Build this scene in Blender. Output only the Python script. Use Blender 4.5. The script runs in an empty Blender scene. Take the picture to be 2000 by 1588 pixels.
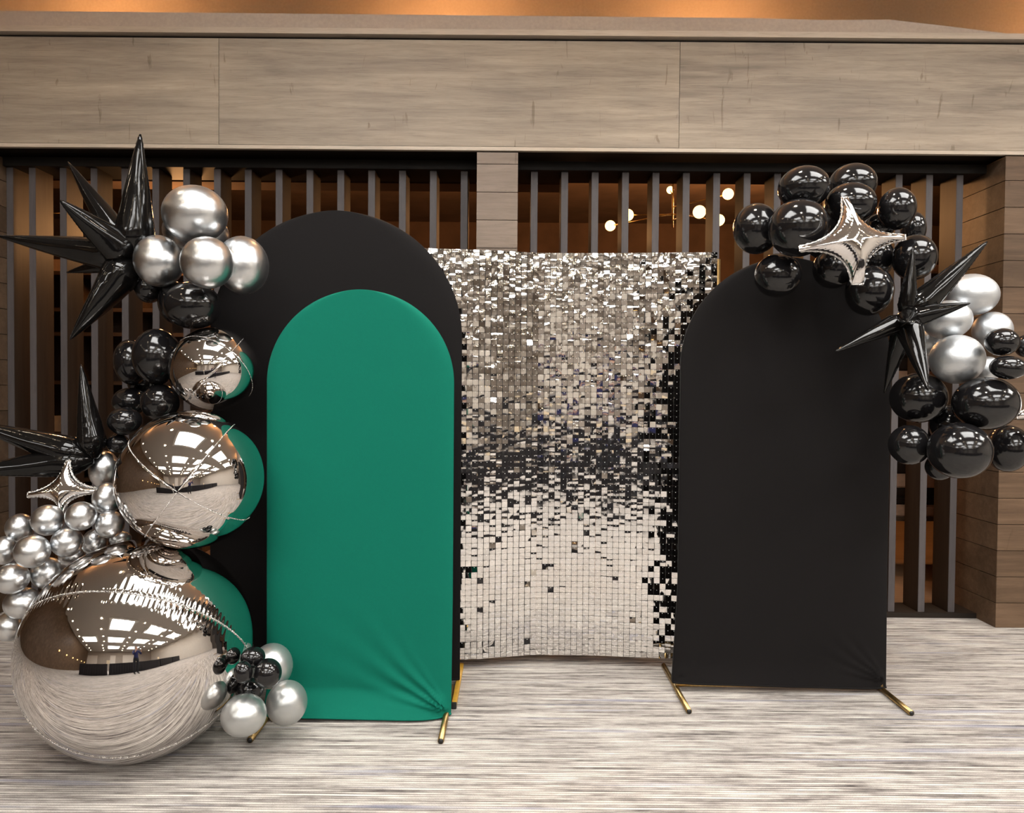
import bpy, bmesh, math, random
import numpy as np
from mathutils import Vector, Matrix, Euler
random.seed(7); rng = np.random.default_rng(7)
C = bpy.context.scene.collection
SC = bpy.context.scene
PI = math.pi

# ---------------------------------------------------------------- camera
F = 1400.0; CX, CY = 1000.0, 794.0; H = 1.39
PITCH = math.atan(29 / F); ROLL = 0.008
FWD = Vector((0, math.cos(PITCH), -math.sin(PITCH)))
_r, _u = Vector((1, 0, 0)), Vector((0, math.sin(PITCH), math.cos(PITCH)))
RGT = _r * math.cos(ROLL) + _u * math.sin(ROLL)
UPV = _u * math.cos(ROLL) - _r * math.sin(ROLL)
CAM = Vector((0, 0, H))
cd = bpy.data.cameras.new('camera'); co = bpy.data.objects.new('camera', cd); C.objects.link(co)
cd.sensor_width = 36; cd.lens = 36 * F / 2000; cd.clip_start = 0.1; cd.clip_end = 60
m = Matrix.Identity(4)
for i in range(3):
    m[i][0] = RGT[i]; m[i][1] = UPV[i]; m[i][2] = -FWD[i]; m[i][3] = CAM[i]
co.matrix_world = m
SC.camera = co

def P(px, py, Y):
    "point of the room seen at photo pixel (px, py), at distance Y from the camera plane"
    d = FWD + RGT * ((px - CX) / F) - UPV * ((py - CY) / F)
    return CAM + d * (Y / d.y)

# ---------------------------------------------------------------- world, exposure
w = bpy.data.worlds.new('world'); SC.world = w; w.use_nodes = True
w.node_tree.nodes['Background'].inputs[0].default_value = (0.9, 0.85, 0.8, 1)
w.node_tree.nodes['Background'].inputs[1].default_value = 0.05
SC.view_settings.view_transform = 'Standard'; SC.view_settings.look = 'None'
SC.view_settings.gamma = 1.0; SC.view_settings.use_curve_mapping = False
SC.view_settings.exposure = 0.95
SC.cycles.max_bounces = 10; SC.cycles.glossy_bounces = 8; SC.cycles.diffuse_bounces = 4
SC.cycles.sample_clamp_indirect = 6.0
PANEL_L = 7.0           # radiance of the ceiling light panels
WARM = (1.0, 0.57, 0.26)

def lamp(name, kind, loc, energy, color, **kw):
    l = bpy.data.lights.new(name, kind); l.energy = energy; l.color = color
    for k, v in kw.items(): setattr(l, k, v)
    o = bpy.data.objects.new(name, l); C.objects.link(o); o.location = loc
    return o
# warm downlights that wash the plaster above the wooden beam
for x in (-4.65, -2.7, -0.46, 1.28, 3.9):
    s = lamp('wall_washer', 'SPOT', (x, 4.50, 4.06), 190, WARM, spot_size=1.9, spot_blend=0.9, shadow_soft_size=0.05)
    s.rotation_euler = (math.radians(14), 0, 0)
# recessed ceiling downlights nearest the backdrop
for (x, y, e) in ((0.8, 2.75, 60), (4.2, 2.75, 60), (0.8, 1.0, 25), (4.2, 1.0, 40)):
    lamp('downlight_lamp', 'SPOT', (x, y, 4.07), e, (1.0, 0.93, 0.82), spot_size=2.2, spot_blend=0.7, shadow_soft_size=0.07)
# the lounge behind the slats
for (x, y, z, e) in ((0.6, 6.9, 2.9, 7), (1.55, 6.6, 3.0, 34), (2.45, 6.9, 3.0, 36), (-2.5, 5.45, 2.55, 14), (-2.2, 6.9, 3.2, 16), (-0.6, 7.4, 3.2, 3)):
    lamp('lounge_lamp', 'POINT', (x, y, z), e, (1.0, 0.48, 0.18), shadow_soft_size=0.12)

# ---------------------------------------------------------------- materials
def new_mat(name):
    mt = bpy.data.materials.new(name); mt.use_nodes = True
    nt = mt.node_tree; b = nt.nodes['Principled BSDF']
    return mt, nt, b
def N(nt, typ, **kw):
    n = nt.nodes.new(typ)
    for k, v in kw.items():
        if k in n.inputs: n.inputs[k].default_value = v
        else: setattr(n, k, v)
    return n
def ramp(nt, stops, src):
    r = nt.nodes.new('ShaderNodeValToRGB'); e = r.color_ramp.elements
    while len(e) < len(stops): e.new(0.5)
    for el, (p, c) in zip(e, stops):
        el.position = p; el.color = (*c, 1) if len(c) == 3 else c
    nt.links.new(src, r.inputs[0]); return r
def mixc(nt, fac, a, b, mode='MIX'):
    mx = nt.nodes.new('ShaderNodeMix'); mx.data_type = 'RGBA'; mx.blend_type = mode
    for sock, v in ((mx.inputs[0], fac), (mx.inputs[6], a), (mx.inputs[7], b)):
        if hasattr(v, 'is_output'): nt.links.new(v, sock)
        elif isinstance(v, (int, float)): sock.default_value = v
        else: sock.default_value = (*v, 1)
    return mx.outputs[2]
def simple(name, col, rough=0.5, metal=0.0, spec=0.5, noise=0.0, nscale=40, bump=0.0, bscale=300, coat=0, sheen=0, ior=1.5):
    mt, nt, b = new_mat(name)
    b.inputs['Base Color'].default_value = (*col, 1); b.inputs['Roughness'].default_value = rough
    b.inputs['Metallic'].default_value = metal; b.inputs['Specular IOR Level'].default_value = spec
    b.inputs['IOR'].default_value = ior
    b.inputs['Coat Weight'].default_value = coat; b.inputs['Sheen Weight'].default_value = sheen
    tc = N(nt, 'ShaderNodeTexCoord')
    if noise:
        nz = N(nt, 'ShaderNodeTexNoise', Scale=nscale, Detail=4.0); nt.links.new(tc.outputs['Object'], nz.inputs[0])
        r = ramp(nt, [(0.3, tuple(c * (1 - noise) for c in col)), (0.7, tuple(min(1, c * (1 + noise)) for c in col))], nz.outputs[0])
        nt.links.new(r.outputs[0], b.inputs['Base Color'])
    if bump:
        nb = N(nt, 'ShaderNodeTexNoise', Scale=bscale, Detail=3.0); nt.links.new(tc.outputs['Object'], nb.inputs[0])
        bp = N(nt, 'ShaderNodeBump', Strength=bump, Distance=0.01); nt.links.new(nb.outputs[0], bp.inputs['Height'])
        nt.links.new(bp.outputs[0], b.inputs['Normal'])
    return mt
def emit(name, col, strength, sample=True):
    mt, nt, b = new_mat(name)
    b.inputs['Base Color'].default_value = (*col, 1)
    b.inputs['Emission Color'].default_value = (*col, 1); b.inputs['Emission Strength'].default_value = strength
    if not sample: mt.cycles.emission_sampling = 'NONE'
    return mt
def wood(name, dark, mid, light, axis='X', rough=0.45, tone=0.25, knots=0.5):
    "laminate wood: long grain along an axis, broad cloudy tone, small cross marks, tone changing from piece to piece"
    mt, nt, b = new_mat(name); L = nt.links
    geo = N(nt, 'ShaderNodeNewGeometry'); oi = N(nt, 'ShaderNodeObjectInfo')
    off = N(nt, 'ShaderNodeVectorMath', operation='SCALE'); comb = N(nt, 'ShaderNodeCombineXYZ')
    for i in range(3): L.new(oi.outputs['Random'], comb.inputs[i])
    L.new(comb.outputs[0], off.inputs[0]); off.inputs['Scale'].default_value = 23.0
    add = N(nt, 'ShaderNodeVectorMath', operation='ADD'); L.new(geo.outputs['Position'], add.inputs[0]); L.new(off.outputs[0], add.inputs[1])
    def mp(a, c):
        q = N(nt, 'ShaderNodeMapping'); L.new(add.outputs[0], q.inputs[0])
        q.inputs['Scale'].default_value = (a, c, c) if axis == 'X' else (c, c, a); return q.outputs[0]
    g = N(nt, 'ShaderNodeTexNoise', Scale=1.0, Detail=8.0, Roughness=0.65, Distortion=0.6); L.new(mp(1.6, 26), g.inputs[0])
    f = N(nt, 'ShaderNodeTexNoise', Scale=1.0, Detail=6.0, Roughness=0.7); L.new(mp(9, 150), f.inputs[0])
    c = N(nt, 'ShaderNodeTexNoise', Scale=1.0, Detail=3.0, Distortion=0.4); L.new(mp(0.9, 4.2), c.inputs[0]); c.inputs['Detail'].default_value = 5.0
    r1 = ramp(nt, [(0.30, dark), (0.52, mid), (0.72, light)], g.outputs[0])
    r2 = ramp(nt, [(0.25, dark), (0.5, mid), (0.75, light)], c.outputs[0])
    col = mixc(nt, 0.5, r1.outputs[0], r2.outputs[0])
    rf = ramp(nt, [(0.32, (0.72, 0.70, 0.68)), (0.5, (1, 1, 1))], f.outputs[0])
    col = mixc(nt, 0.6, col, rf.outputs[0], 'MULTIPLY')
    k = N(nt, 'ShaderNodeTexNoise', Scale=1.0, Detail=5.0, Distortion=1.5); L.new(mp(16, 3.5), k.inputs[0])
    rk = ramp(nt, [(0.655, (1, 1, 1)), (0.72, (0.66, 0.62, 0.58))], k.outputs[0])
    col = mixc(nt, knots, col, rk.outputs[0], 'MULTIPLY')
    tr = N(nt, 'ShaderNodeMapRange'); L.new(oi.outputs['Random'], tr.inputs[0])
    tr.inputs[3].default_value = 1 - tone; tr.inputs[4].default_value = 1 + tone * 0.6
    cb = N(nt, 'ShaderNodeCombineXYZ')
    for i in range(3): L.new(tr.outputs[0], cb.inputs[i])
    col = mixc(nt, 1.0, col, cb.outputs[0], 'MULTIPLY')
    L.new(col, b.inputs['Base Color']); b.inputs['Roughness'].default_value = rough
    b.inputs['Specular IOR Level'].default_value = 0.2
    bp = N(nt, 'ShaderNodeBump', Strength=0.15, Distance=0.002); L.new(f.outputs[0], bp.inputs['Height']); L.new(bp.outputs[0], b.inputs['Normal'])
    return mt
def carpet():
    mt, nt, b = new_mat('carpet'); L = nt.links
    geo = N(nt, 'ShaderNodeNewGeometry')
    def nz(sx, sy, detail, rough=0.6, dist=0.0):
        q = N(nt, 'ShaderNodeMapping'); L.new(geo.outputs['Position'], q.inputs[0]); q.inputs['Scale'].default_value = (sx, sy, 1)
        n = N(nt, 'ShaderNodeTexNoise', Scale=1.0, Detail=detail, Roughness=rough, Distortion=dist); L.new(q.outputs[0], n.inputs[0]); return n.outputs[0]
    sp = N(nt, 'ShaderNodeSeparateXYZ'); L.new(geo.outputs['Position'], sp.inputs[0])
    def mth(op, a_, b_=None):
        q = N(nt, 'ShaderNodeMath', operation=op)
        for i_, v in enumerate((a_, b_)):
            if v is None: continue
            if isinstance(v, (int, float)): q.inputs[i_].default_value = v
            else: L.new(v, q.inputs[i_])
        return q.outputs[0]
    wob = nz(1.3, 3.0, 2.0); yw = mth('ADD', sp.outputs[1], mth('MULTIPLY', wob, 0.010))
    def rows(freq, fx, seed, det):
        "yarn rows: every row of tufts has its own run of colours along its length"
        t = mth('MULTIPLY', yw, freq); cb_ = N(nt, 'ShaderNodeCombineXYZ')
        L.new(mth('MULTIPLY', sp.outputs[0], fx), cb_.inputs[0]); L.new(mth('MULTIPLY', mth('FLOOR', t), 7.37), cb_.inputs[1]); cb_.inputs[2].default_value = seed
        n = N(nt, 'ShaderNodeTexNoise', Scale=1.0, Detail=det, Roughness=0.65); L.new(cb_.outputs[0], n.inputs[0]); return n.outputs[0], mth('FRACT', t)
    ra, fa = rows(74, 2.1, 0.0, 4.0); rb_, fb = rows(131, 3.1, 5.5, 4.0)
    st = mth('ADD', mth('MULTIPLY', ra, 0.62), mth('MULTIPLY', rb_, 0.38))
    r1 = ramp(nt, [(0.35, (0.10, 0.088, 0.084)), (0.43, (0.25, 0.226, 0.21)), (0.505, (0.42, 0.388, 0.357)), (0.58, (0.56, 0.525, 0.48)), (0.66, (0.69, 0.655, 0.60))], st)
    fine = fb
    rg = ramp(nt, [(0.0, (0.26, 0.24, 0.24)), (0.30, (1, 1, 1)), (0.80, (1, 1, 1)), (1.0, (0.34, 0.32, 0.32))], fa)
    col = mixc(nt, 0.85, r1.outputs[0], rg.outputs[0], 'MULTIPLY')
    bl = nz(0.8, 21, 2.0); rb = ramp(nt, [(0.60, (0, 0, 0)), (0.70, (1, 1, 1))], bl)
    mb = N(nt, 'ShaderNodeMath', operation='MULTIPLY'); L.new(rb.outputs[0], mb.inputs[0]); mb.inputs[1].default_value = 0.55
    col = mixc(nt, mb.outputs[0], col, (0.27, 0.28, 0.36))
    tuft = nz(260, 260, 2.0); r3 = ramp(nt, [(0.3, (0.72, 0.72, 0.72)), (0.65, (1.12, 1.12, 1.12))], tuft)
    col = mixc(nt, 0.8, col, r3.outputs[0], 'MULTIPLY')
    L.new(col, b.inputs['Base Color']); b.inputs['Roughness'].default_value = 0.95; b.inputs['Specular IOR Level'].default_value = 0.1
    s = N(nt, 'ShaderNodeMath', operation='ADD'); L.new(fine, s.inputs[0]); L.new(tuft, s.inputs[1])
    bp = N(nt, 'ShaderNodeBump', Strength=0.5, Distance=0.006); L.new(s.outputs[0], bp.inputs['Height']); L.new(bp.outputs[0], b.inputs['Normal'])
    return mt
def fabric(name, col, sheen=0.15):
    mt, nt, b = new_mat(name); L = nt.links
    tc = N(nt, 'ShaderNodeTexCoord')
    n = N(nt, 'ShaderNodeTexNoise', Scale=900.0, Detail=2.0); L.new(tc.outputs['Object'], n.inputs[0])
    r = ramp(nt, [(0.3, tuple(c * 0.85 for c in col)), (0.7, tuple(c * 1.12 for c in col))], n.outputs[0])
    L.new(r.outputs[0], b.inputs['Base Color']); b.inputs['Roughness'].default_value = 0.75
    b.inputs['Specular IOR Level'].default_value = 0.09; b.inputs['Sheen Weight'].default_value = sheen
    n2 = N(nt, 'ShaderNodeTexNoise', Scale=5.0, Detail=2.0); L.new(tc.outputs['Object'], n2.inputs[0])
    bp = N(nt, 'ShaderNodeBump', Strength=0.15, Distance=0.02); L.new(n2.outputs[0], bp.inputs['Height']); L.new(bp.outputs[0], b.inputs['Normal'])
    return mt
def foil(name, col, metal, rough, bump=0.25, scale=14, stretch=(1, 1, 1), spec=0.5, ior=1.5):
    mt, nt, b = new_mat(name); L = nt.links
    b.inputs['Base Color'].default_value = (*col, 1); b.inputs['Metallic'].default_value = metal
    b.inputs['Roughness'].default_value = rough; b.inputs['IOR'].default_value = ior; b.inputs['Specular IOR Level'].default_value = spec
    if bump:
        tc = N(nt, 'ShaderNodeTexCoord'); q = N(nt, 'ShaderNodeMapping'); L.new(tc.outputs['Object'], q.inputs[0]); q.inputs['Scale'].default_value = stretch
        n = N(nt, 'ShaderNodeTexNoise', Scale=scale, Detail=3.0, Distortion=0.5); L.new(q.outputs[0], n.inputs[0])
        bp = N(nt, 'ShaderNodeBump', Strength=bump, Distance=0.02); L.new(n.outputs[0], bp.inputs['Height']); L.new(bp.outputs[0], b.inputs['Normal'])
    return mt

M = {}
M['carpet'] = carpet()
M['beam'] = wood('light_wood_laminate', (0.165, 0.136, 0.11), (0.32, 0.264, 0.208), (0.47, 0.39, 0.30), 'X', 0.5, 0.08, 0.9)
M['edge'] = wood('light_wood_edge', (0.40, 0.33, 0.26), (0.50, 0.42, 0.34), (0.58, 0.50, 0.41), 'X', 0.4, 0.02, 0.0)
M['column'] = wood('column_wood', (0.15, 0.115, 0.09), (0.225, 0.175, 0.14), (0.30, 0.24, 0.195), 'X', 0.5, 0.22, 0.6)
M['plank'] = wood('brown_wood_plank', (0.060, 0.036, 0.022), (0.11, 0.069, 0.042), (0.175, 0.112, 0.070), 'X', 0.5, 0.25, 0.5)
M['slat'] = wood('slat_wood', (0.020, 0.0128, 0.0088), (0.031, 0.020, 0.0138), (0.045, 0.030, 0.021), 'Z', 0.5, 0.15, 0.1)
M['slat_front'] = wood('slat_front_grey', (0.072, 0.063, 0.064), (0.086, 0.076, 0.077), (0.102, 0.091, 0.092), 'Z', 0.5, 0.08, 0.0)  # slat front faces: greyer and lighter than the slat sides
M['dark_wood'] = wood('dark_brown_wood', (0.014, 0.010, 0.008), (0.022, 0.016, 0.012), (0.032, 0.023, 0.018), 'X', 0.5, 0.1, 0.2)
M['header'] = wood('shaded_header_wood', (0.006, 0.0045, 0.0035), (0.009, 0.007, 0.0055), (0.014, 0.011, 0.009), 'X', 0.6, 0.1, 0.0)  # header rail: shade of the recess put into a blackened wood colour
M['plaster_tan'] = simple('tan_plaster', (0.36, 0.29, 0.215), 0.9, noise=0.06, nscale=60, bump=0.05)
M['plaster_grey'] = simple('grey_tan_plaster', (0.42, 0.345, 0.285), 0.9, noise=0.06, nscale=60, bump=0.05)
M['ceiling'] = simple('ceiling_paint', (0.49, 0.455, 0.42), 0.95, noise=0.05, nscale=20)
M['rear_wall'] = simple('taupe_wall_paint', (0.30, 0.26, 0.225), 0.9, noise=0.08, nscale=8)
M['pale_wall'] = simple('pale_wall_paint', (0.58, 0.53, 0.47), 0.9, noise=0.05, nscale=8)
M['lounge_wall'] = simple('lounge_brown_paint', (0.085, 0.050, 0.032), 0.9, noise=0.25, nscale=3)
M['lounge_floor'] = wood('lounge_floor_wood', (0.20, 0.125, 0.07), (0.30, 0.19, 0.11), (0.38, 0.25, 0.15), 'X', 0.5, 0.1, 0.3)
M['shadow_gap'] = simple('black_reveal', (0.012, 0.006, 0.006), 0.7, noise=0.2)
M['panel_light'] = emit('light_panel', (1.0, 0.985, 0.955), PANEL_L)
M['white_paint'] = simple('white_metal_paint', (0.8, 0.78, 0.75), 0.4, noise=0.02)
M['down'] = emit('downlight_glow', (1.0, 0.82, 0.58), 28, False)
M['bulb'] = emit('warm_globe', (1.0, 0.62, 0.24), 1.9, False)
M['black_cloth'] = fabric('black_table_cloth', (0.018, 0.016, 0.018))
M['black_fabric'] = fabric('black_stretch_fabric', (0.0080, 0.0070, 0.0072), 0.02)
M['green_fabric'] = fabric('green_stretch_fabric', (0.0025, 0.125, 0.084), 0.02)
M['gold'] = simple('brushed_gold_metal', (0.43, 0.295, 0.125), 0.34, 1.0, noise=0.2, nscale=120)
M['gold_paint'] = simple('yellow_gold_paint', (0.58, 0.33, 0.035), 0.45, 0.35, noise=0.1, nscale=60)
M['black_plastic'] = simple('black_plastic', (0.015, 0.014, 0.014), 0.4, noise=0.1)
M['mirror'] = simple('mirror_sequin', (0.88, 0.86, 0.84), 0.05, 1.0, noise=0.02, nscale=9)
M['pin'] = simple('clear_pin', (0.85, 0.84, 0.82), 0.25, 0.0, noise=0.02)
M['backing'] = simple('dark_grid_backing', (0.02, 0.018, 0.018), 0.5, noise=0.2)
M['black_latex'] = foil('black_latex', (0.007, 0.0065, 0.007), 0.0, 0.085, 0.02, 30, spec=0.55, ior=1.5)
M['chrome_latex'] = foil('chrome_silver_latex', (0.67, 0.685, 0.70), 1.0, 0.30, 0.04, 9)
M['blue_chrome_latex'] = foil('cool_silver_latex', (0.62, 0.64, 0.66), 0.9, 0.42, 0.05, 7)
M['pearl_latex'] = foil('pearl_silver_latex', (0.50, 0.51, 0.505), 0.8, 0.33, 0.03, 9)
M['chrome_foil'] = foil('mirror_foil', (0.70, 0.665, 0.64), 1.0, 0.025, 0.02, 5)
M['star_foil'] = foil('silver_star_foil', (0.80, 0.77, 0.755), 1.0, 0.045, 0.05, 18)
M['seam_foil'] = foil('crimped_foil_seam', (0.88, 0.86, 0.84), 1.0, 0.16, 0.9, 160)
M['black_foil'] = foil('black_foil', (0.004, 0.0036, 0.0035), 0.0, 0.075, 0.05, 10, (2.0, 2.0, 0.8), spec=0.36, ior=1.5)
M['black_seam'] = foil('black_foil_seam', (0.03, 0.027, 0.026), 0.6, 0.2, 0.9, 220)
M['ink'] = simple('grey_ink', (0.05, 0.045, 0.045), 0.5, noise=0.05)
M['navy'] = fabric('navy_knit', (0.022, 0.026, 0.095))
M['trouser'] = fabric('black_trouser', (0.02, 0.02, 0.025))
M['skin'] = simple('skin', (0.55, 0.34, 0.25), 0.5, noise=0.05, nscale=60)
M['hair'] = simple('dark_hair', (0.03, 0.018, 0.012), 0.4, noise=0.4, nscale=150)
M['tan_box'] = simple('tan_box_card', (0.62, 0.40, 0.26), 0.7, noise=0.08)
M['cream'] = simple('cream_card', (0.80, 0.66, 0.46), 0.7, noise=0.08)

# ---------------------------------------------------------------- mesh helpers
def link(name, me, mat, parent=None, loc=None):
    o = bpy.data.objects.new(name, me); C.objects.link(o)
    if mat is not None:
        for mm in (mat if isinstance(mat, (list, tuple)) else [mat]): me.materials.append(mm)
    if parent is not None: o.parent = parent
    if loc is not None: o.location = loc
    return o
def mesh(name, v, f, smooth=False):
    me = bpy.data.meshes.new(name); me.from_pydata([tuple(q) for q in v], [], f); me.update()
    if smooth: me.shade_smooth()
    return me
def add_box(bm, lo, hi, bevel=0.0):
    r = bmesh.ops.create_cube(bm, size=1.0); vs = r['verts']
    for v in vs:
        for i in range(3): v.co[i] = lo[i] + (v.co[i] + 0.5) * (hi[i] - lo[i])
    if bevel:
        es = list({e for v in vs for e in v.link_edges})
        bmesh.ops.bevel(bm, geom=es, offset=bevel, segments=2, affect='EDGES', clamp_overlap=True)
def bmobj(name, bm, mat, parent=None, loc=None, smooth=False):
    me = bpy.data.meshes.new(name); bm.to_mesh(me); bm.free()
    if smooth: me.shade_smooth()
    return link(name, me, mat, parent, loc)
def box(name, lo, hi, mat, parent=None, bevel=0.0):
    "box whose origin is the middle of its base"
    base = ((lo[0] + hi[0]) / 2, (lo[1] + hi[1]) / 2, lo[2])
    bm = bmesh.new(); add_box(bm, [lo[i] - base[i] for i in range(3)], [hi[i] - base[i] for i in range(3)], bevel)
    o = bmobj(name, bm, mat)
    if parent is not None:
        o.parent = parent; o.location = Vector(base) - parent.location
    else: o.location = base
    return o
def tube_mesh(name, pts, rad, n=10, closed=False, cap=True):
    pts = [Vector(p) for p in pts]; k = len(pts); V = []; Fc = []
    rads = rad if isinstance(rad, (list, tuple, np.ndarray)) else [rad] * k
    prev = None
    for i, p in enumerate(pts):
        a = pts[(i - 1) % k] if (closed or i) else p; b = pts[(i + 1) % k] if (closed or i < k - 1) else p
        t = (b - a).normalized()
        if prev is None: nrm = t.orthogonal().normalized()
        else: nrm = (prev - t * prev.dot(t)).normalized()
        prev = nrm; bi = t.cross(nrm)
        for j in range(n):
            ang = 2 * PI * j / n; V.append(p + (nrm * math.cos(ang) + bi * math.sin(ang)) * rads[i])
    for i in range(k if closed else k - 1):
        for j in range(n):
            a, b = i * n + j, i * n + (j + 1) % n; c, d = ((i + 1) % k) * n + (j + 1) % n, ((i + 1) % k) * n + j
            Fc.append((a, b, c, d))
    if cap and not closed:
        Fc.append(tuple(range(n))[::-1]); Fc.append(tuple((k - 1) * n + j for j in range(n)))
    return mesh(name, V, Fc, True)
def tag(o, label, cat, group=None, kind=None):
    if label: o['label'] = label
    if cat: o['category'] = cat
    if group: o['group'] = group
    if kind: o['kind'] = kind
    return o
def empty(name, loc=(0, 0, 0)):
    o = bpy.data.objects.new(name, None); o.empty_display_size = 0.1; C.objects.link(o); o.location = loc; return o
def struct(o): o['kind'] = 'structure'; return o

# ================================================================ SETTING
WX = (-6.3, 8.6); YR = -10.5; YF = 4.26; CZ = 4.12
struct(box('floor', (WX[0], YR, -0.10), (WX[1], 4.66, 0.0), M['carpet']))
struct(box('floor', (WX[0], 4.66, -0.10), (WX[1], 9.2, 0.012), M['lounge_floor']))
struct(box('ceiling', (WX[0], YR, CZ), (WX[1], 4.9, CZ + 0.1), M['ceiling']))
struct(box('ceiling', (WX[0], 5.0, 3.55), (WX[1], 9.2, 3.65), M['lounge_wall']))
struct(box('wall_left', (WX[0] - 0.1, YR, 0), (WX[0], 9.2, CZ), M['plank']))
struct(box('wall_right', (WX[1], YR, 0), (WX[1] + 0.1, 9.2, CZ), M['pale_wall']))
rear = struct(box('wall_rear', (WX[0], YR - 0.1, 0), (WX[1], YR, CZ), M['rear_wall']))
for (x0, x1) in ((-6.2, -3.9), (-1.2, -0.1), (1.4, 4.6)):
    box('wall_panel', (x0, YR, 0.1), (x1, YR + 0.03, 3.2), M['pale_wall'], rear)
far = struct(box('wall_far', (WX[0], 9.2, 0), (WX[1], 9.3, 3.6), M['lounge_wall']))
box('bulkhead', (WX[0], 5.15, 2.87), (0.37, 5.35, 3.55), M['lounge_wall'], far)

# upper wall over the wooden beam, washed by warm lamps
back = struct(box('wall_back', (WX[0], 4.9, 3.0), (WX[1], 5.0, CZ + 0.1), M['plaster_tan']))
# the wooden beam: broad laminate panels with fine joints, on a dark core
BZ0, BZ1 = 2.835, 3.455
box('beam_core', (WX[0], YF + 0.02, BZ0), (WX[1], 4.74, BZ1), M['dark_wood'], back)
bx = [WX[0], -4.45, -1.742, 0.972, 3.68, WX[1]]
for a, b_ in zip(bx[:-1], bx[1:]):
    box('panel', (a + 0.0012, YF, BZ0), (b_ - 0.0012, YF + 0.019, BZ1), M['beam'], back, 0.0008)
box('edge_strip', (WX[0], YF - 0.002, BZ0 - 0.024), (WX[1], YF + 0.025, BZ0 - 0.002), M['edge'], back, 0.001)
# shadow gap, light trim and grey bulkhead above the beam
struct(box('trim_1', (WX[0], YF + 0.03, BZ1), (WX[1], 4.7, BZ1 + 0.022), M['shadow_gap']))
struct(box('trim_2', (WX[0], YF - 0.02, BZ1 + 0.022), (WX[1], 4.75, BZ1 + 0.055), M['edge']))
zl, zt = BZ1 + 0.055, BZ1 + 0.142
prof = [(WX[0], zl), (WX[1], zl), (WX[1], zl + 0.004), (2.92, zl + 0.006), (2.55, zl + 0.048), (2.2, zl + 0.085), (1.85, zt - 0.008), (1.4, zt), (-3.1, zt + 0.008), (WX[0], zt + 0.014)]
V = [(x, YF + 0.0, z) for x, z in prof] + [(x, 4.7, z) for x, z in prof]
k = len(prof); Fs = [tuple(range(k)), tuple(range(2 * k - 1, k - 1, -1))] + [(i, (i + k), (i + 1) % k + k, (i + 1) % k) for i in range(k)]
Fs = [f[::-1] for f in Fs]
struct(link('trim_3', mesh('trim_3', V, Fs), M['plaster_grey']))

# column of short planks between the two slatted bays
z = BZ0 - 0.03
cz = [z, 2.735, 2.57, 2.405, 2.24, 2.075, 1.91, 1.745, 1.58, 1.415, 1.25, 1.085, 0.92, 0.755, 0.59, 0.425, 0.26, 0.0]
box('column_core', (-0.214, YF + 0.02, 0), (0.019, 4.72, z), M['dark_wood'], back)
for a, b_ in zip(cz[1:], cz[:-1]):
    box('plank', (-0.219, YF + 0.008, a + 0.0015), (0.024, 4.725, b_ - 0.0015), M['column'], back, 0.001)
# planked right-hand pier: each plank turns the corner into the recess
px0 = 2.905
zs = [0.0] + [0.149 + 0.157 * i for i in range(18)]; zs[-1] = BZ0 - 0.03
box('pier_core', (px0 + 0.01, YF + 0.02, 0), (WX[1], 4.72, BZ0 - 0.03), M['dark_wood'], back)
for a, b_ in zip(zs[:-1], zs[1:]):
    d = random.uniform(0, 0.0015)
    box('plank', (px0 - d, YF + 0.004 - d, a + 0.0015), (4.6, 4.73, b_ - 0.0015), M['plank'], back, 0.001)
# planked left-hand pier, just leaving the frame
for a, b_ in zip(zs[:-1], zs[1:]):
    box('plank', (-4.8, YF + 0.004, a + 0.0015), (-3.14, 4.73, b_ - 0.0015), M['plank'], back, 0.001)
struct(box('trim_4', (-3.14, 4.44, 0.0), (-0.219, 4.66, 0.032), M['dark_wood']))
struct(box('trim_5', (0.024, 4.44, 0.0), (px0, 4.66, 0.032), M['dark_wood']))

# slatted screens
def slat_screen(xs, x0, x1, label):
    root = tag(empty('slat_screen', ((x0 + x1) / 2, 4.55, 0.032)), label, 'screen')
    sm = bpy.data.meshes.new('slat'); bm = bmesh.new(); add_box(bm, (-0.021, 0, 0), (0.021, 0.172, 2.72), 0.0015)
    for f in bm.faces: f.material_index = 1 if f.calc_center_median().y < 0.004 and f.normal.y < -0.8 else 0
    bm.to_mesh(sm); bm.free(); sm.materials.append(M['slat']); sm.materials.append(M['slat_front'])
    for x in xs:
        o = bpy.data.objects.new('slat', sm); C.objects.link(o); o.parent = root
        o.location = (x - root.location.x, 4.46 - root.location.y, 0)
    box('header_rail', (x0, 4.43, 2.752), (x1, 4.70, 2.805), M['header'], root)
slat_screen([-2.978 + 0.1908 * i for i in range(15)] + [-3.117], -3.138, -0.221, 'dark slatted wood screen in the left bay, behind the silver balloons')
slat_screen([0.127 + 0.1880 * i for i in range(15)] , 0.026, px0 - 0.003, 'dark slatted wood screen in the right bay, warm lamps glowing behind it')

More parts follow.
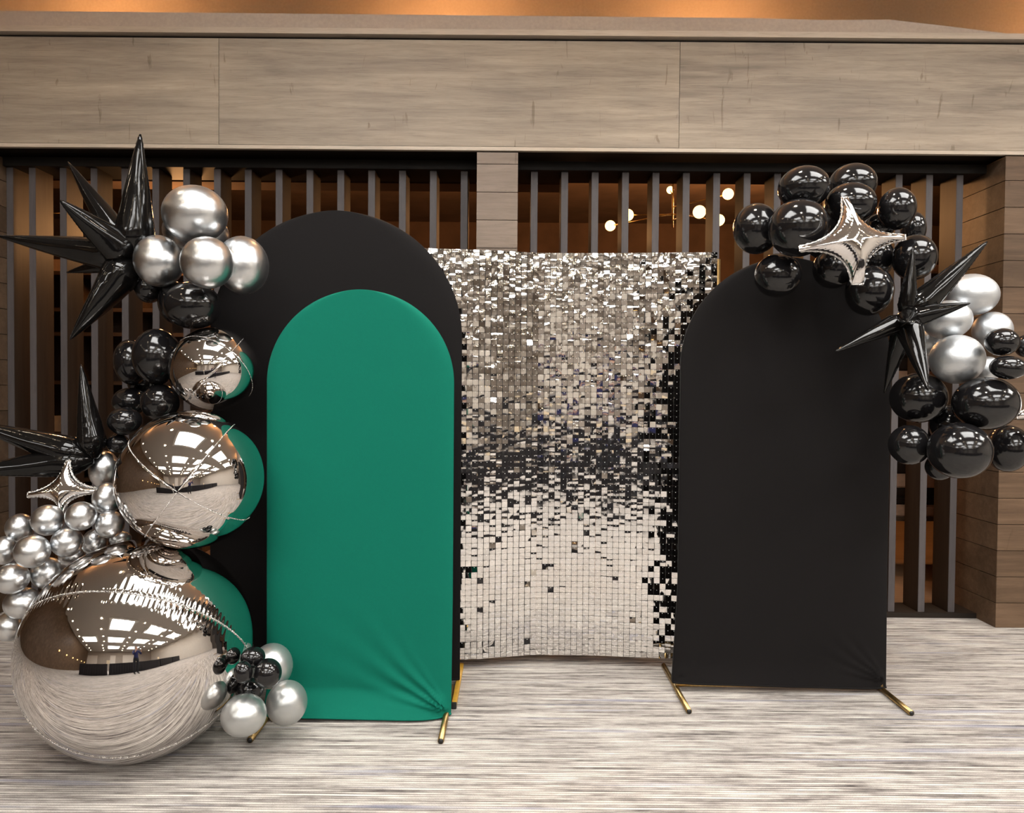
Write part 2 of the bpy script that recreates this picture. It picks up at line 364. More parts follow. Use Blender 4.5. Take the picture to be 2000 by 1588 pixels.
# ---- lounge behind the screens
def bookcase(x0, x1, y, hgt, shelves, label, lights):
    root = tag(empty('bookcase', ((x0 + x1) / 2, y, 0.012)), label, 'bookcase')
    for x in np.linspace(x0, x1, 5): box('upright', (x - 0.015, y, 0.012), (x + 0.015, y + 0.3, hgt), M['plank'], root)
    for zz in shelves: box('shelf', (x0, y, zz), (x1, y + 0.3, zz + 0.03), M['plank'], root)
    box('back_panel', (x0, y + 0.3, 0.012), (x1, y + 0.32, hgt), M['lounge_wall'], root)
    return root
bookcase(-4.7, -2.6, 5.9, 2.35, (0.3, 0.62, 0.72, 1.0, 1.42, 1.82, 2.02, 2.32), 'tall brown shelving seen through the left slats', None)
for px_, py_, nm, mt_, lb, hh, ww in ((53, 833, 'box', 'cream', 'cream box on shelf left of the second slat from the left', 0.10, 0.10),
                                     (112, 838, 'box', 'cream', 'cream box on shelf right of the second slat from the left', 0.13, 0.12),
                                     (53, 530, 'box', 'tan_box', 'pinkish tan box high on shelf nearest the left edge', 0.10, 0.12),
                                     (112, 530, 'box', 'tan_box', 'pinkish tan box high on shelf under the long black spike', 0.10, 0.13)):
    p = P(px_, py_, 5.97); zb = {833: 1.03, 838: 1.03, 530: 2.35}[py_]
    o = box(nm, (p.x - ww / 2, 5.93, zb), (p.x + ww / 2, 6.08, zb + hh), M[mt_]); tag(o, lb, 'box')
# shelf of stacked things low behind the right screen
rb = tag(empty('shelf_unit', (3.2, 5.6, 0.012)), 'tall shelf unit behind the rightmost slats', 'shelf')
box('side_panel', (2.72, 5.6, 0.012), (2.75, 5.95, 2.6), M['plank'], rb); box('side_panel', (3.97, 5.6, 0.012), (4.0, 5.95, 2.6), M['plank'], rb)
box('back_panel', (2.75, 5.93, 0.4), (3.97, 5.95, 2.6), M['plank'], rb); box('base_board', (2.75, 5.6, 0.40), (3.97, 5.93, 0.43), M['plank'], rb)
NTH = ['lowest', 'second', 'third', 'fourth', 'fifth', 'sixth', 'seventh', 'eighth', 'ninth', 'tenth', 'eleventh', 'twelfth'] + ['%dth' % q for q in range(13, 60)]
zz = 0.43; i = 0
while zz < 2.4:
    hh = random.uniform(0.06, 0.12)
    tag(box('bundle', (2.78 + random.uniform(0, .03), 5.62, zz), (3.94 - random.uniform(0, .04), 5.9, zz + hh), M['slat' if i % 3 else 'tan_box'], None, 0.012),
        'flat brown bundle in the stack behind the rightmost slats, %s from the bottom' % NTH[i], 'bundle', 'bundles stacked behind the right screen')
    zz += hh + 0.001; i += 1

def chandelier(cx, cy, cz_, globes, label):
    root = tag(empty('chandelier', (cx, cy, cz_)), label, 'chandelier')
    r0 = Vector((cx, cy, cz_))
    link('stem', tube_mesh('stem', [(0, 0, -0.12), (0, 0, 3.55 - cz_)], 0.007, 8), M['gold'], root)
    for g, rad in globes:
        d = Vector(g) - r0
        link('arm', tube_mesh('arm', [(0, 0, d.z * 0.5), d * 0.96], 0.006, 8), M['gold'], root)
        bm = bmesh.new(); bmesh.ops.create_uvsphere(bm, u_segments=20, v_segments=12, radius=rad)
        bmobj('globe', bm, M['bulb'], root, d, True)
YC = 6.3
gl = [(P(1226, 420, YC), 0.052), (P(1422, 379, YC - 0.2), 0.047), (P(1366, 414, YC - 0.5), 0.052), (P(1404, 430, YC + 0.2), 0.052),
      (P(1192, 441, YC + 0.5), 0.050), (P(1309, 371, YC + 0.4), 0.034)]
c0 = P(1314, 418, YC); chandelier(c0.x, c0.y, c0.z, gl, 'branching chandelier with glowing globes behind the right slats')
c0 = P(90, 430, YC); chandelier(c0.x, c0.y, c0.z, [(P(50, 385, YC), 0.036), (P(56, 432, YC), 0.045), (P(150, 415, YC + .2), 0.045)], 'branching chandelier with small globes behind the far left slats')

ORD = ['first', 'second', 'third', 'fourth', 'fifth', 'sixth', 'seventh', 'eighth', 'ninth', 'tenth']
# ================================================================ HALL BEHIND THE CAMERA (seen in the mirrors)
for xi in (-4.3, -0.9, 2.5, 5.9):
    for yi in (1.75, -1.3, -4.35, -7.4):
        if xi < -4 and yi > -2 or yi < -7 and xi not in (-0.9, 2.5): continue
        r = tag(empty('ceiling_light', (xi, yi, CZ)), '%s light panel from the left in the %s ceiling row, mirrored in the chrome balloons' % (ORD[round((xi + 4.3) / 3.4)], ORD[round((1.75 - yi) / 3.05)]), 'light', 'ceiling light panels mirrored in the balloons')
        bm = bmesh.new(); hx, hy, fw = 0.92, 0.70, 0.15
        for lo, hi in (((-hx - fw, -hy - fw, -0.10), (hx + fw, -hy, 0)), ((-hx - fw, hy, -0.10), (hx + fw, hy + fw, 0)), ((-hx - fw, -hy, -0.10), (-hx, hy, 0)), ((hx, -hy, -0.10), (hx + fw, hy, 0))):
            add_box(bm, lo, hi)
        bmobj('frame', bm, M['white_paint'], r)
        link('diffuser', mesh('diffuser', [(-hx, -hy, -0.03), (hx, -hy, -0.03), (hx, hy, -0.03), (-hx, hy, -0.03)], [(0, 3, 2, 1)]), M['panel_light'], r)
dm = None
for xi in (-5.6, -2.6, 0.8, 4.2, 7.3):
    for yi in (2.75, 1.0, -0.6, -2.1, -3.6, -5.1, -6.6, -8.1, -9.5):
        if dm is None:
            bm = bmesh.new(); bmesh.ops.create_cone(bm, cap_ends=True, segments=16, radius1=0.075, radius2=0.075, depth=0.02); dm = bpy.data.meshes.new('downlight'); bm.to_mesh(dm); bm.free(); dm.materials.append(M['down'])
        o = bpy.data.objects.new('downlight', dm); C.objects.link(o); o.location = (xi + random.uniform(-.2, .2), yi, CZ - 0.011)
        tag(o, 'small round ceiling downlight, %s from the left in the %s row from the backdrop' % (ORD[(-5.6, -2.6, 0.8, 4.2, 7.3).index(xi)], ORD[(2.75, 1.0, -0.6, -2.1, -3.6, -5.1, -6.6, -8.1, -9.5).index(yi)]), 'light', 'downlights mirrored in the balloons')
def table(x, y, lx, ly, label, group=None):
    r = tag(empty('banquet_table', (x, y, 0)), label, 'table', group)
    nu = 160; V = []; Fc = []
    per = []
    for i in range(nu):
        t = i / nu * 2 * (lx + ly)
        if t < lx: per.append((-lx / 2 + t, -ly / 2))
        elif t < lx + ly: per.append((lx / 2, -ly / 2 + t - lx))
        elif t < 2 * lx + ly: per.append((lx / 2 - (t - lx - ly), ly / 2))
        else: per.append((-lx / 2, ly / 2 - (t - 2 * lx - ly)))
    for zz, a in ((0.75, 0.0), (0.735, 0.01), (0.4, 0.02), (0.01, 0.035)):
        for i, (u, v) in enumerate(per):
            k_ = 1 + a * math.sin(i * 1.3) * 0.6; V.append((u * (1 + a * .3) * (1 + (k_ - 1) * .3), v * k_ * (1 + a), zz))
    for q in range(3):
        for i in range(nu): Fc.append((q * nu + i, (q + 1) * nu + i, (q + 1) * nu + (i + 1) % nu, q * nu + (i + 1) % nu))
    Fc.append(tuple(range(nu)))
    link('table_cloth', mesh('table_cloth', V, Fc, False), M['black_cloth'], r)
    for sx in (-1, 1):
        for sy in (-1, 1): box('leg', (x + sx * lx * .42 - .015, y + sy * ly * .35 - .015, 0), (x + sx * lx * .42 + .015, y + sy * ly * .35 + .015, 0.72), M['black_plastic'], r)
for xx in (-2.36, -0.36, 1.64, 3.64, 5.64):
    table(xx, -1.75, 1.86, 0.76, ORD[round((xx + 2.36) / 2)] + ' table from the left under a black floor-length cloth, mirrored behind the photographer', 'black clothed tables mirrored in the balloons')
for xx in (-1.5, 0.5, 2.6):
    tag(box('menu_card', (xx, -1.7, 0.752), (xx + 0.22, -1.69, 1.02), M['cream'], None, 0.002), 'pale card standing on the black table, %s from the left in the mirror view' % ORD[round((xx + 1.5) / 2)], 'card', 'cards on the mirrored tables')
for yy in (-9, -7.5, -6, -4.5, -3.0, -1.5):
    r = tag(empty('wall_lamp', (WX[0], yy, 1.5)), 'small warm wall lamp on the mirrored left wall, %s from the far end' % ORD[round((yy + 9) / 1.5)], 'lamp', 'warm lamps on the mirrored left wall')
    box('bracket', (WX[0], yy - .03, 1.44), (WX[0] + .05, yy + .03, 1.56), M['gold'], r)
    bm = bmesh.new(); bmesh.ops.create_uvsphere(bm, u_segments=14, v_segments=8, radius=0.08); bmobj('globe', bm, M['bulb'], r, (0.12, 0, 0.05), True)

# the photographer
def skin_body():
    J = {'pelvis': (0, -.45, .90, .135, .10), 'waist': (0, -.45, 1.03, .115, .085), 'chest': (0, -.45, 1.22, .14, .10), 'collar': (0, -.45, 1.345, .08, .07),
         'neck': (0, -.44, 1.41, .048, .048), 'jaw': (0, -.425, 1.47, .062, .068), 'crown': (0, -.43, 1.575, .072, .082), 'top': (0, -.44, 1.63, .045, .05)}
    E = [('pelvis', 'waist'), ('waist', 'chest'), ('chest', 'collar'), ('collar', 'neck'), ('neck', 'jaw'), ('jaw', 'crown'), ('crown', 'top')]
    for s, t in ((-1, 'l'), (1, 'r')):
        J.update({'hip' + t: (s * .09, -.45, .83, .085, .085), 'knee' + t: (s * .10, -.43, .47, .055, .058), 'ankle' + t: (s * .10, -.46, .09, .036, .04), 'heel' + t: (s * .10, -.45, .045, .036, .036), 'toe' + t: (s * .115, -.29, .03, .034, .026),
                  'sh' + t: (s * .165, -.45, 1.315, .058, .058), 'el' + t: (s * .215, -.30, 1.10, .042, .042), 'wr' + t: (s * .125, -.10, 1.29, .026, .026), 'palm' + t: (s * .105, -.06, 1.335, .03, .022)})
        E += [('pelvis', 'hip' + t), ('hip' + t, 'knee' + t), ('knee' + t, 'ankle' + t), ('ankle' + t, 'heel' + t), ('heel' + t, 'toe' + t), ('collar', 'sh' + t), ('sh' + t, 'el' + t), ('el' + t, 'wr' + t), ('wr' + t, 'palm' + t)]
        for q in range(4):
            a = (s * (.100 - .004 * q), -.040, 1.345 + .014 * q - .02); b_ = (s * (.075 - .004 * q), -.030, 1.350 + .014 * q - .02)
            J['fa%d' % q + t] = (*a, .009, .009); J['fb%d' % q + t] = (*b_, .008, .008); E += [('palm' + t, 'fa%d' % q + t), ('fa%d' % q + t, 'fb%d' % q + t)]
        J['th' + t] = (s * .080, -.06, 1.33, .010, .010); J['ti' + t] = (s * .058, -.05, 1.345, .009, .009); E += [('palm' + t, 'th' + t), ('th' + t, 'ti' + t)]
    names = list(J); ix = {n: i for i, n in enumerate(names)}
    me = bpy.data.meshes.new('person'); me.from_pydata([J[n][:3] for n in names], [(ix[a], ix[b_]) for a, b_ in E], [])
    o = bpy.data.objects.new('person_tmp', me); C.objects.link(o)
    md = o.modifiers.new('skin', 'SKIN'); sv = me.skin_vertices[0].data
    for n in names: sv[ix[n]].radius = J[n][3:5]
    sv[0].use_root = True
    sd = o.modifiers.new('sub', 'SUBSURF'); sd.levels = 2; sd.render_levels = 2
    dg = bpy.context.evaluated_depsgraph_get(); ev = o.evaluated_get(dg); m2 = bpy.data.meshes.new_from_object(ev)
    bpy.data.objects.remove(o)
    m2.materials.clear()
    for q in ('skin', 'navy', 'trouser', 'black_plastic'): m2.materials.append(M[q])
    for p in m2.polygons:
        c = p.center; arm = abs(c.x) > 0.10 and c.y > -.36
        p.material_index = 2 if c.z < 0.93 and not arm and c.z > 0.07 else (3 if c.z <= .07 else (1 if (c.z < 1.385 and not (c.y > -.17)) else 0))
    m2.shade_smooth(); m2.name = 'person'
    return m2
per = bpy.data.objects.new('person', skin_body()); C.objects.link(per)
tag(per, 'person in a navy top and black trousers raising a phone, mirrored in the chrome balloons', 'person')
bm = bmesh.new(); bmesh.ops.create_uvsphere(bm, u_segments=24, v_segments=16, radius=1)
for v in list(bm.verts):
    v.co = Vector((v.co.x * .083, v.co.y * .095, v.co.z * (.09 if v.co.z > 0 else .17)))
bmesh.ops.delete(bm, geom=[v for v in bm.verts if v.co.y > 0.045 and v.co.z < 0.045], context='VERTS')
bmobj('hair', bm, M['hair'], per, (0, -.45, 1.575), True)
for s in (-1, 1):
    bm = bmesh.new(); bmesh.ops.create_uvsphere(bm, u_segments=10, v_segments=8, radius=.011); bmobj('eye', bm, M['black_plastic'], per, (s * .03, -.347, 1.545), True)
bm = bmesh.new(); bmesh.ops.create_cone(bm, segments=8, radius1=.014, radius2=.006, depth=.045, cap_ends=True); bmobj('nose', bm, M['skin'], per, (0, -.343, 1.515), True)
ph = box('phone', (-.075, -.026, 1.345), (.075, -.018, 1.42), M['black_plastic'], None, 0.002); tag(ph, 'black phone held up sideways by the mirrored person', 'phone')

# ================================================================ ARCH BACKDROPS
def arch(name, x0, x1, y, hgt, fab, label, lean_l=0.0, lean_r=0.0, folds=(), flare=0.0, foot_l=(0.26, 0.26), foot_r=(0.26, 0.26), flat=False, zb=(0.03, 0.03), rail=True, z_rail=0.028):
    W = x1 - x0; R = W / 2; cx = (x0 + x1) / 2; t = 0.03
    root = tag(empty(name, (cx, y, 0)), label, 'backdrop')
    rows = 150; cols = 90; V = []; Fc = []
    zr = [ (i / 100) ** 1.25 * (hgt - R) for i in range(100)] + [hgt - R + R * math.sin(PI / 2 * j / (rows - 100)) for j in range(rows - 100 + 1)]
    grid = []
    for zi in zr:
        hw = R if zi <= hgt - R else math.sqrt(max(1e-7, R * R - (zi - hgt + R) ** 2))
        dl = lean_l * min(1, zi / 0.5) if zi < hgt - R else lean_l; dr = lean_r * min(1, zi / 0.5)
        row = []
        for j in range(cols + 1):
            s = -1 + 2 * j / cols; s = math.copysign(1 - (1 - abs(s)) ** 1.25, s)
            x = s * hw; x += dl * max(0, -s) - dr * max(0, s)
            zlow = zb[0] + (zb[1] - zb[0]) * (s + 1) / 2
            zz = zi + zlow * max(0, 1 - zi / 0.25)
            dep = -t / 2 * (1 - abs(s) ** 14)
            # soft sag of the stretched cloth and corner folds
            dep += 0.006 * (1 - s * s) * math.sin(PI * min(1, zi / hgt))
            for (fx, fz, amp, freq, fall, a0, a1) in folds:
                ddx, ddz = x - fx * R, zi - fz; rr = math.hypot(ddx, ddz) + 1e-6
                th = math.degrees(math.atan2(ddz, -ddx if fx > 0 else ddx))
                wdw = max(0, 1 - ((th - (a0 + a1) / 2) / ((a1 - a0) / 2)) ** 2) if a0 < th < a1 else 0
                dep -= amp * wdw * math.exp(-rr / fall) * min(1, rr / 0.05) * (0.5 + 0.5 * math.sin(math.radians(th) * freq + 0.7 * math.sin(rr * 9)))
            if flare: dep -= flare * max(0, 1 - zi / 0.11) ** 1.3 * (1 - max(0, s) ** 6)
            row.append((x, dep, zz))
        grid.append(row)
    nc = cols + 1
    for row in grid: V += row
    for i in range(len(zr) - 1):
        for j in range(cols): Fc.append((i * nc + j, i * nc + j + 1, (i + 1) * nc + j + 1, (i + 1) * nc + j))
    off = len(V)
    for row in grid: V += [(x, t - abs(d) * 0 if 0 < j < cols else d, z_) for j, (x, d, z_) in enumerate(row)]
    for i in range(len(zr) - 1):
        for j in range(cols): Fc.append((off + i * nc + j, off + (i + 1) * nc + j, off + (i + 1) * nc + j + 1, off + i * nc + j + 1))
    me = mesh('fabric_cover', V, Fc, True)
    bm = bmesh.new(); bm.from_mesh(me); bmesh.ops.remove_doubles(bm, verts=bm.verts, dist=0.0002); bm.to_mesh(me); bm.free(); me.shade_smooth()
    link('fabric_cover', me, M[fab], root)
    # hem along the bottom edge
    hem = [(x * 0.998, d - 0.001, z_ + 0.001) for (x, d, z_) in grid[0]]
    link('hem', tube_mesh('hem', hem, 0.0045, 6), M[fab], root)
    rf = 0.0125
    if rail: link('base_rail', tube_mesh('base_rail', [(-R + 0.02, 0, z_rail), (R - 0.02, 0, z_rail)], rf, 12), M['gold'], root)
    for sx, (fr, bk) in ((-1, foot_l), (1, foot_r)):
        if flat:
            fo = Vector((sx * (R - 0.0075), 0, 0)); bm = bmesh.new(); add_box(bm, (-0.0105, -fr, 0.0), (0.0105, bk, 0.024), 0.002)
            fo_ = bmobj('foot', bm, M['gold_paint'], root, fo)
            bm = bmesh.new(); add_box(bm, (-0.0115, -fr - 0.012, 0.0), (0.0115, -fr + 0.006, 0.026), 0.002); bmobj('end_cap', bm, M['black_plastic'], fo_)
        else:
            fo_ = link('foot', tube_mesh('foot', [(0, -fr, rf), (0, bk, rf)], rf, 14), M['gold'], root, (sx * (R - 0.020), 0, 0))
            link('end_cap', tube_mesh('end_cap', [(0, -fr - 0.003, rf), (0, -fr + 0.004, rf)], rf * 0.8, 12), M['black_plastic'], fo_)
    return root

arch('arch_backdrop', -1.416, -0.236, 3.36, 2.225, 'black_fabric', 'tall wide black fabric arch at left, behind the green arch', flat=True, foot_l=(0.23, 0.25), foot_r=(0.245, 0.22), zb=(0.03, 0.03), rail=False)
arch('arch_backdrop', -1.040, -0.250, 3.04, 1.815, 'green_fabric', 'low emerald green fabric arch standing in front of the wide black arch', lean_l=0.0, lean_r=-0.004,
     folds=((1.0, 0.02, 0.042, 26, 0.17, 3, 60),), flare=0.055, foot_l=(0.25, 0.25), foot_r=(0.245, 0.27), zb=(0.022, 0.010), z_rail=0.020)
arch('arch_backdrop', 0.757, 1.760, 3.325, 2.02, 'black_fabric', 'black fabric arch alone at right, under the black balloon cluster', lean_l=0.024, lean_r=0.004,
     folds=((1.0, 0.03, 0.030, 26, 0.11, 4, 70), (-1.0, 0.03, 0.012, 26, 0.06, 10, 60)), foot_l=(0.25, 0.27), foot_r=(0.25, 0.05), zb=(0.042, 0.022), flare=0.012, z_rail=0.030)

# ================================================================ SEQUIN WALL
edge_px = [818, 934, 1050, 1165, 1281, 1397]; edge_y = [3.53, 3.565, 3.63, 3.625, 3.60, 3.575]
ep = [Vector(((p - 1000) / F * y_, y_, 0)) for p, y_ in zip(edge_px, edge_y)]
SZ0, ROWS, RP = 0.050, 70, 0.02915
sw = tag(empty('sequin_wall', (0.28, 3.6, 0)), 'mirror sequin shimmer wall between the black arches, folded in upright panels', 'backdrop')
def variant(i):
    r = np.random.default_rng(100 + i); n = 4; h = 0.0142
    a, b_, c = r.normal(0, 2.8, 3); V = []; Fc = []
    a *= 0.4; b_ *= 1.35; c *= 0.6
    if i < 6: a, b_, c = a * .25, b_ * .25, c * .25
    for p in range(n):
        for q in range(n):
            u, v = -1 + 2 * q / (n - 1), -1 + 2 * p / (n - 1)
            rr = 1 - 0.03 * (abs(u * v) ** 3)
            x, z_ = u * h * rr, v * h * rr
            V.append((x, (a * x * x + b_ * z_ * z_ + c * x * z_) + r.normal(0, 0.00006 if i < 6 else 0.00022), z_ - 0.0095))
    for p in range(n - 1):
        for q in range(n - 1): Fc.append((p * n + q, p * n + q + 1, (p + 1) * n + q + 1, (p + 1) * n + q))
    k0 = len(V); V.append((0, -0.0035, 0.0005))
    for j in range(6): V.append((0.0019 * math.cos(j * PI / 3), -0.0008, 0.0005 + 0.0019 * math.sin(j * PI / 3)))
    mi = [0] * 9
    for j in range(6): Fc.append((k0, k0 + 1 + j, k0 + 1 + (j + 1) % 6)); mi.append(1)
    return V, Fc, mi
VAR = [variant(i) for i in range(14)]
VM = []
for V, Fc, mi in VAR:
    me = mesh('sequin', V, Fc); me.polygons.foreach_set('material_index', mi); me.materials.append(M['mirror']); me.materials.append(M['pin'])
    me.shade_smooth(); VM.append(me)
placed = []
for k_ in range(5):
    a, b_ = ep[k_], ep[k_ + 1]; d = (b_ - a); yaw = math.atan2(d.y, d.x)
    py0 = rng.normal(0, 0.010); pv0 = rng.normal(0, 0.008)
    for c in range(10):
        cy_ = rng.normal(0, 0.020)
        for r in range(ROWS):
            p = a + d * ((c + 0.5) / 10); zc = SZ0 + (r + 0.5) * RP + 0.0095
            blk = 0.6 if (k_ in (0, 4) or (k_ == 1 and c < 2)) else 0.3
            upper = r > 46
            tilt = rng.normal(0.0, 0.018 if not upper else 0.024) + pv0; edge_ = 0.15 if (k_ == 4 or (k_ == 3 and c > 5)) else (0.11 if (k_ == 0 or (k_ == 1 and c < 2)) else 0.042)
            yw = rng.normal(0, edge_) + cy_ + py0
            roll = rng.normal(0, 0.018)
            if rng.random() < 0.045: tilt += rng.normal(0, 0.12); yw += rng.normal(0, 0.16)
            vi = int(rng.integers(0, 6)) if rng.random() < (0.75 if not upper else 0.35) else int(rng.integers(6, 14))
            n_ = Vector((math.sin(yaw), -math.cos(yaw), 0))
            loc = p + n_ * (0.004 + rng.random() * 0.0015); loc.z = zc
            placed.append((loc, Euler((tilt, roll, yaw + yw)), vi))
def vis(l):
    px_ = 1000 + l.x / l.y * F
    return 906 < px_ < 1318
order = sorted(range(len(placed)), key=lambda i: (not vis(placed[i][0]), (placed[i][0] - CAM).length))
for i in order[:300]:
    l, e, vi = placed[i]; o = bpy.data.objects.new('sequin', VM[vi]); C.objects.link(o); o.parent = sw; o.location = l - sw.location; o.rotation_euler = e
AV, AF, AM = [], [], []
for i in order[300:]:
    l, e, vi = placed[i]; V, Fc, mi = VAR[vi]; mt = Matrix.Translation(l - sw.location) @ e.to_matrix().to_4x4(); k0 = len(AV)
    AV += [tuple(mt @ Vector(v)) for v in V]; AF += [tuple(k0 + q for q in f) for f in Fc]; AM += mi
me = mesh('sequins', AV, AF); me.polygons.foreach_set('material_index', AM); me.shade_smooth()
so = link('sequins', me, [M['mirror'], M['pin']], sw); so['kind'] = 'stuff'
pm = {}
for k_ in range(5):
    a, b_ = ep[k_], ep[k_ + 1]; d = b_ - a; yaw = math.atan2(d.y, d.x); L_ = d.length
    for r in range(7):
        bm = bmesh.new(); add_box(bm, (0.0008, 0.0, 0.0008), (L_ - 0.0008, 0.006, RP * 10 - 0.0008), 0.001)
        o = bmobj('backing_panel', bm, M['backing'], sw); o.location = a - sw.location + Vector((0, 0, SZ0 + r * RP * 10)); o.rotation_euler = (0, 0, yaw)
for q in (0, 5):
    p = ep[q] + Vector((0.012 if q else 0.0, 0.028, 0))
    pl = link('pole', tube_mesh('pole', [(0, 0, 0.025), (0, 0, 2.06)], 0.0125, 12), M['gold'], sw, p - sw.location)
    link('foot', tube_mesh('foot', [(0, -0.0, 0.0125), (0, 0.22, 0.0125)], 0.0125, 12), M['gold'], sw, p - sw.location)
link('top_rail', tube_mesh('top_rail', [ep[0] + Vector((0, .028, 2.02)) - sw.location, ep[2] + Vector((0, .028, 2.02)) - sw.location, ep[5] + Vector((0, .028, 2.02)) - sw.location], 0.010, 10), M['gold'], sw)

# ================================================================ BALLOONS
def latex_mesh(name, mat):
    "unit balloon: rounded body narrowing to a neck and rolled knot at +Y"
    prof = []
    for i in range(0, 25):
        t = PI * i / 24 * 0.93
        r = math.sin(t); y = -math.cos(t)
        if y > 0: y *= 1.06
        prof.append((r, y))
    r0, y0 = prof[-1]
    prof += [(0.13, y0 + 0.05), (0.075, y0 + 0.11), (0.06, y0 + 0.15), (0.10, y0 + 0.17), (0.11, y0 + 0.20), (0.06, y0 + 0.22)]
    n = 36; V = [(0, -1, 0)]; Fc = []
    for r, y in prof[1:]:
        for j in range(n): V.append((r * math.cos(2 * PI * j / n), y, r * math.sin(2 * PI * j / n)))
    for j in range(n): Fc.append((0, 1 + j, 1 + (j + 1) % n))
    for i in range(len(prof) - 2):
        for j in range(n): Fc.append((1 + i * n + j, 1 + (i + 1) * n + j, 1 + (i + 1) * n + (j + 1) % n, 1 + i * n + (j + 1) % n))
    Fc.append(tuple(1 + (len(prof) - 2) * n + j for j in range(n)))
    me = mesh(name, V, Fc, True); me.materials.append(M[mat]); return me
LM = {'K': latex_mesh('black_balloon', 'black_latex'), 'S': latex_mesh('silver_balloon', 'chrome_latex'), 'B': latex_mesh('silver_balloon', 'blue_chrome_latex'), 'W': latex_mesh('silver_balloon', 'pearl_latex')}
GRP = {'LT': 'balloons at the top of the left cluster', 'LM': 'black balloons left of the chrome orbs', 'LS': 'small silver balloons at the lower left', 'LB': 'balloons at the foot of the green arch',
       'RT': 'black balloons on top of the right arch', 'RS': 'silver balloons at the right', 'RB': 'black balloons at the right edge'}
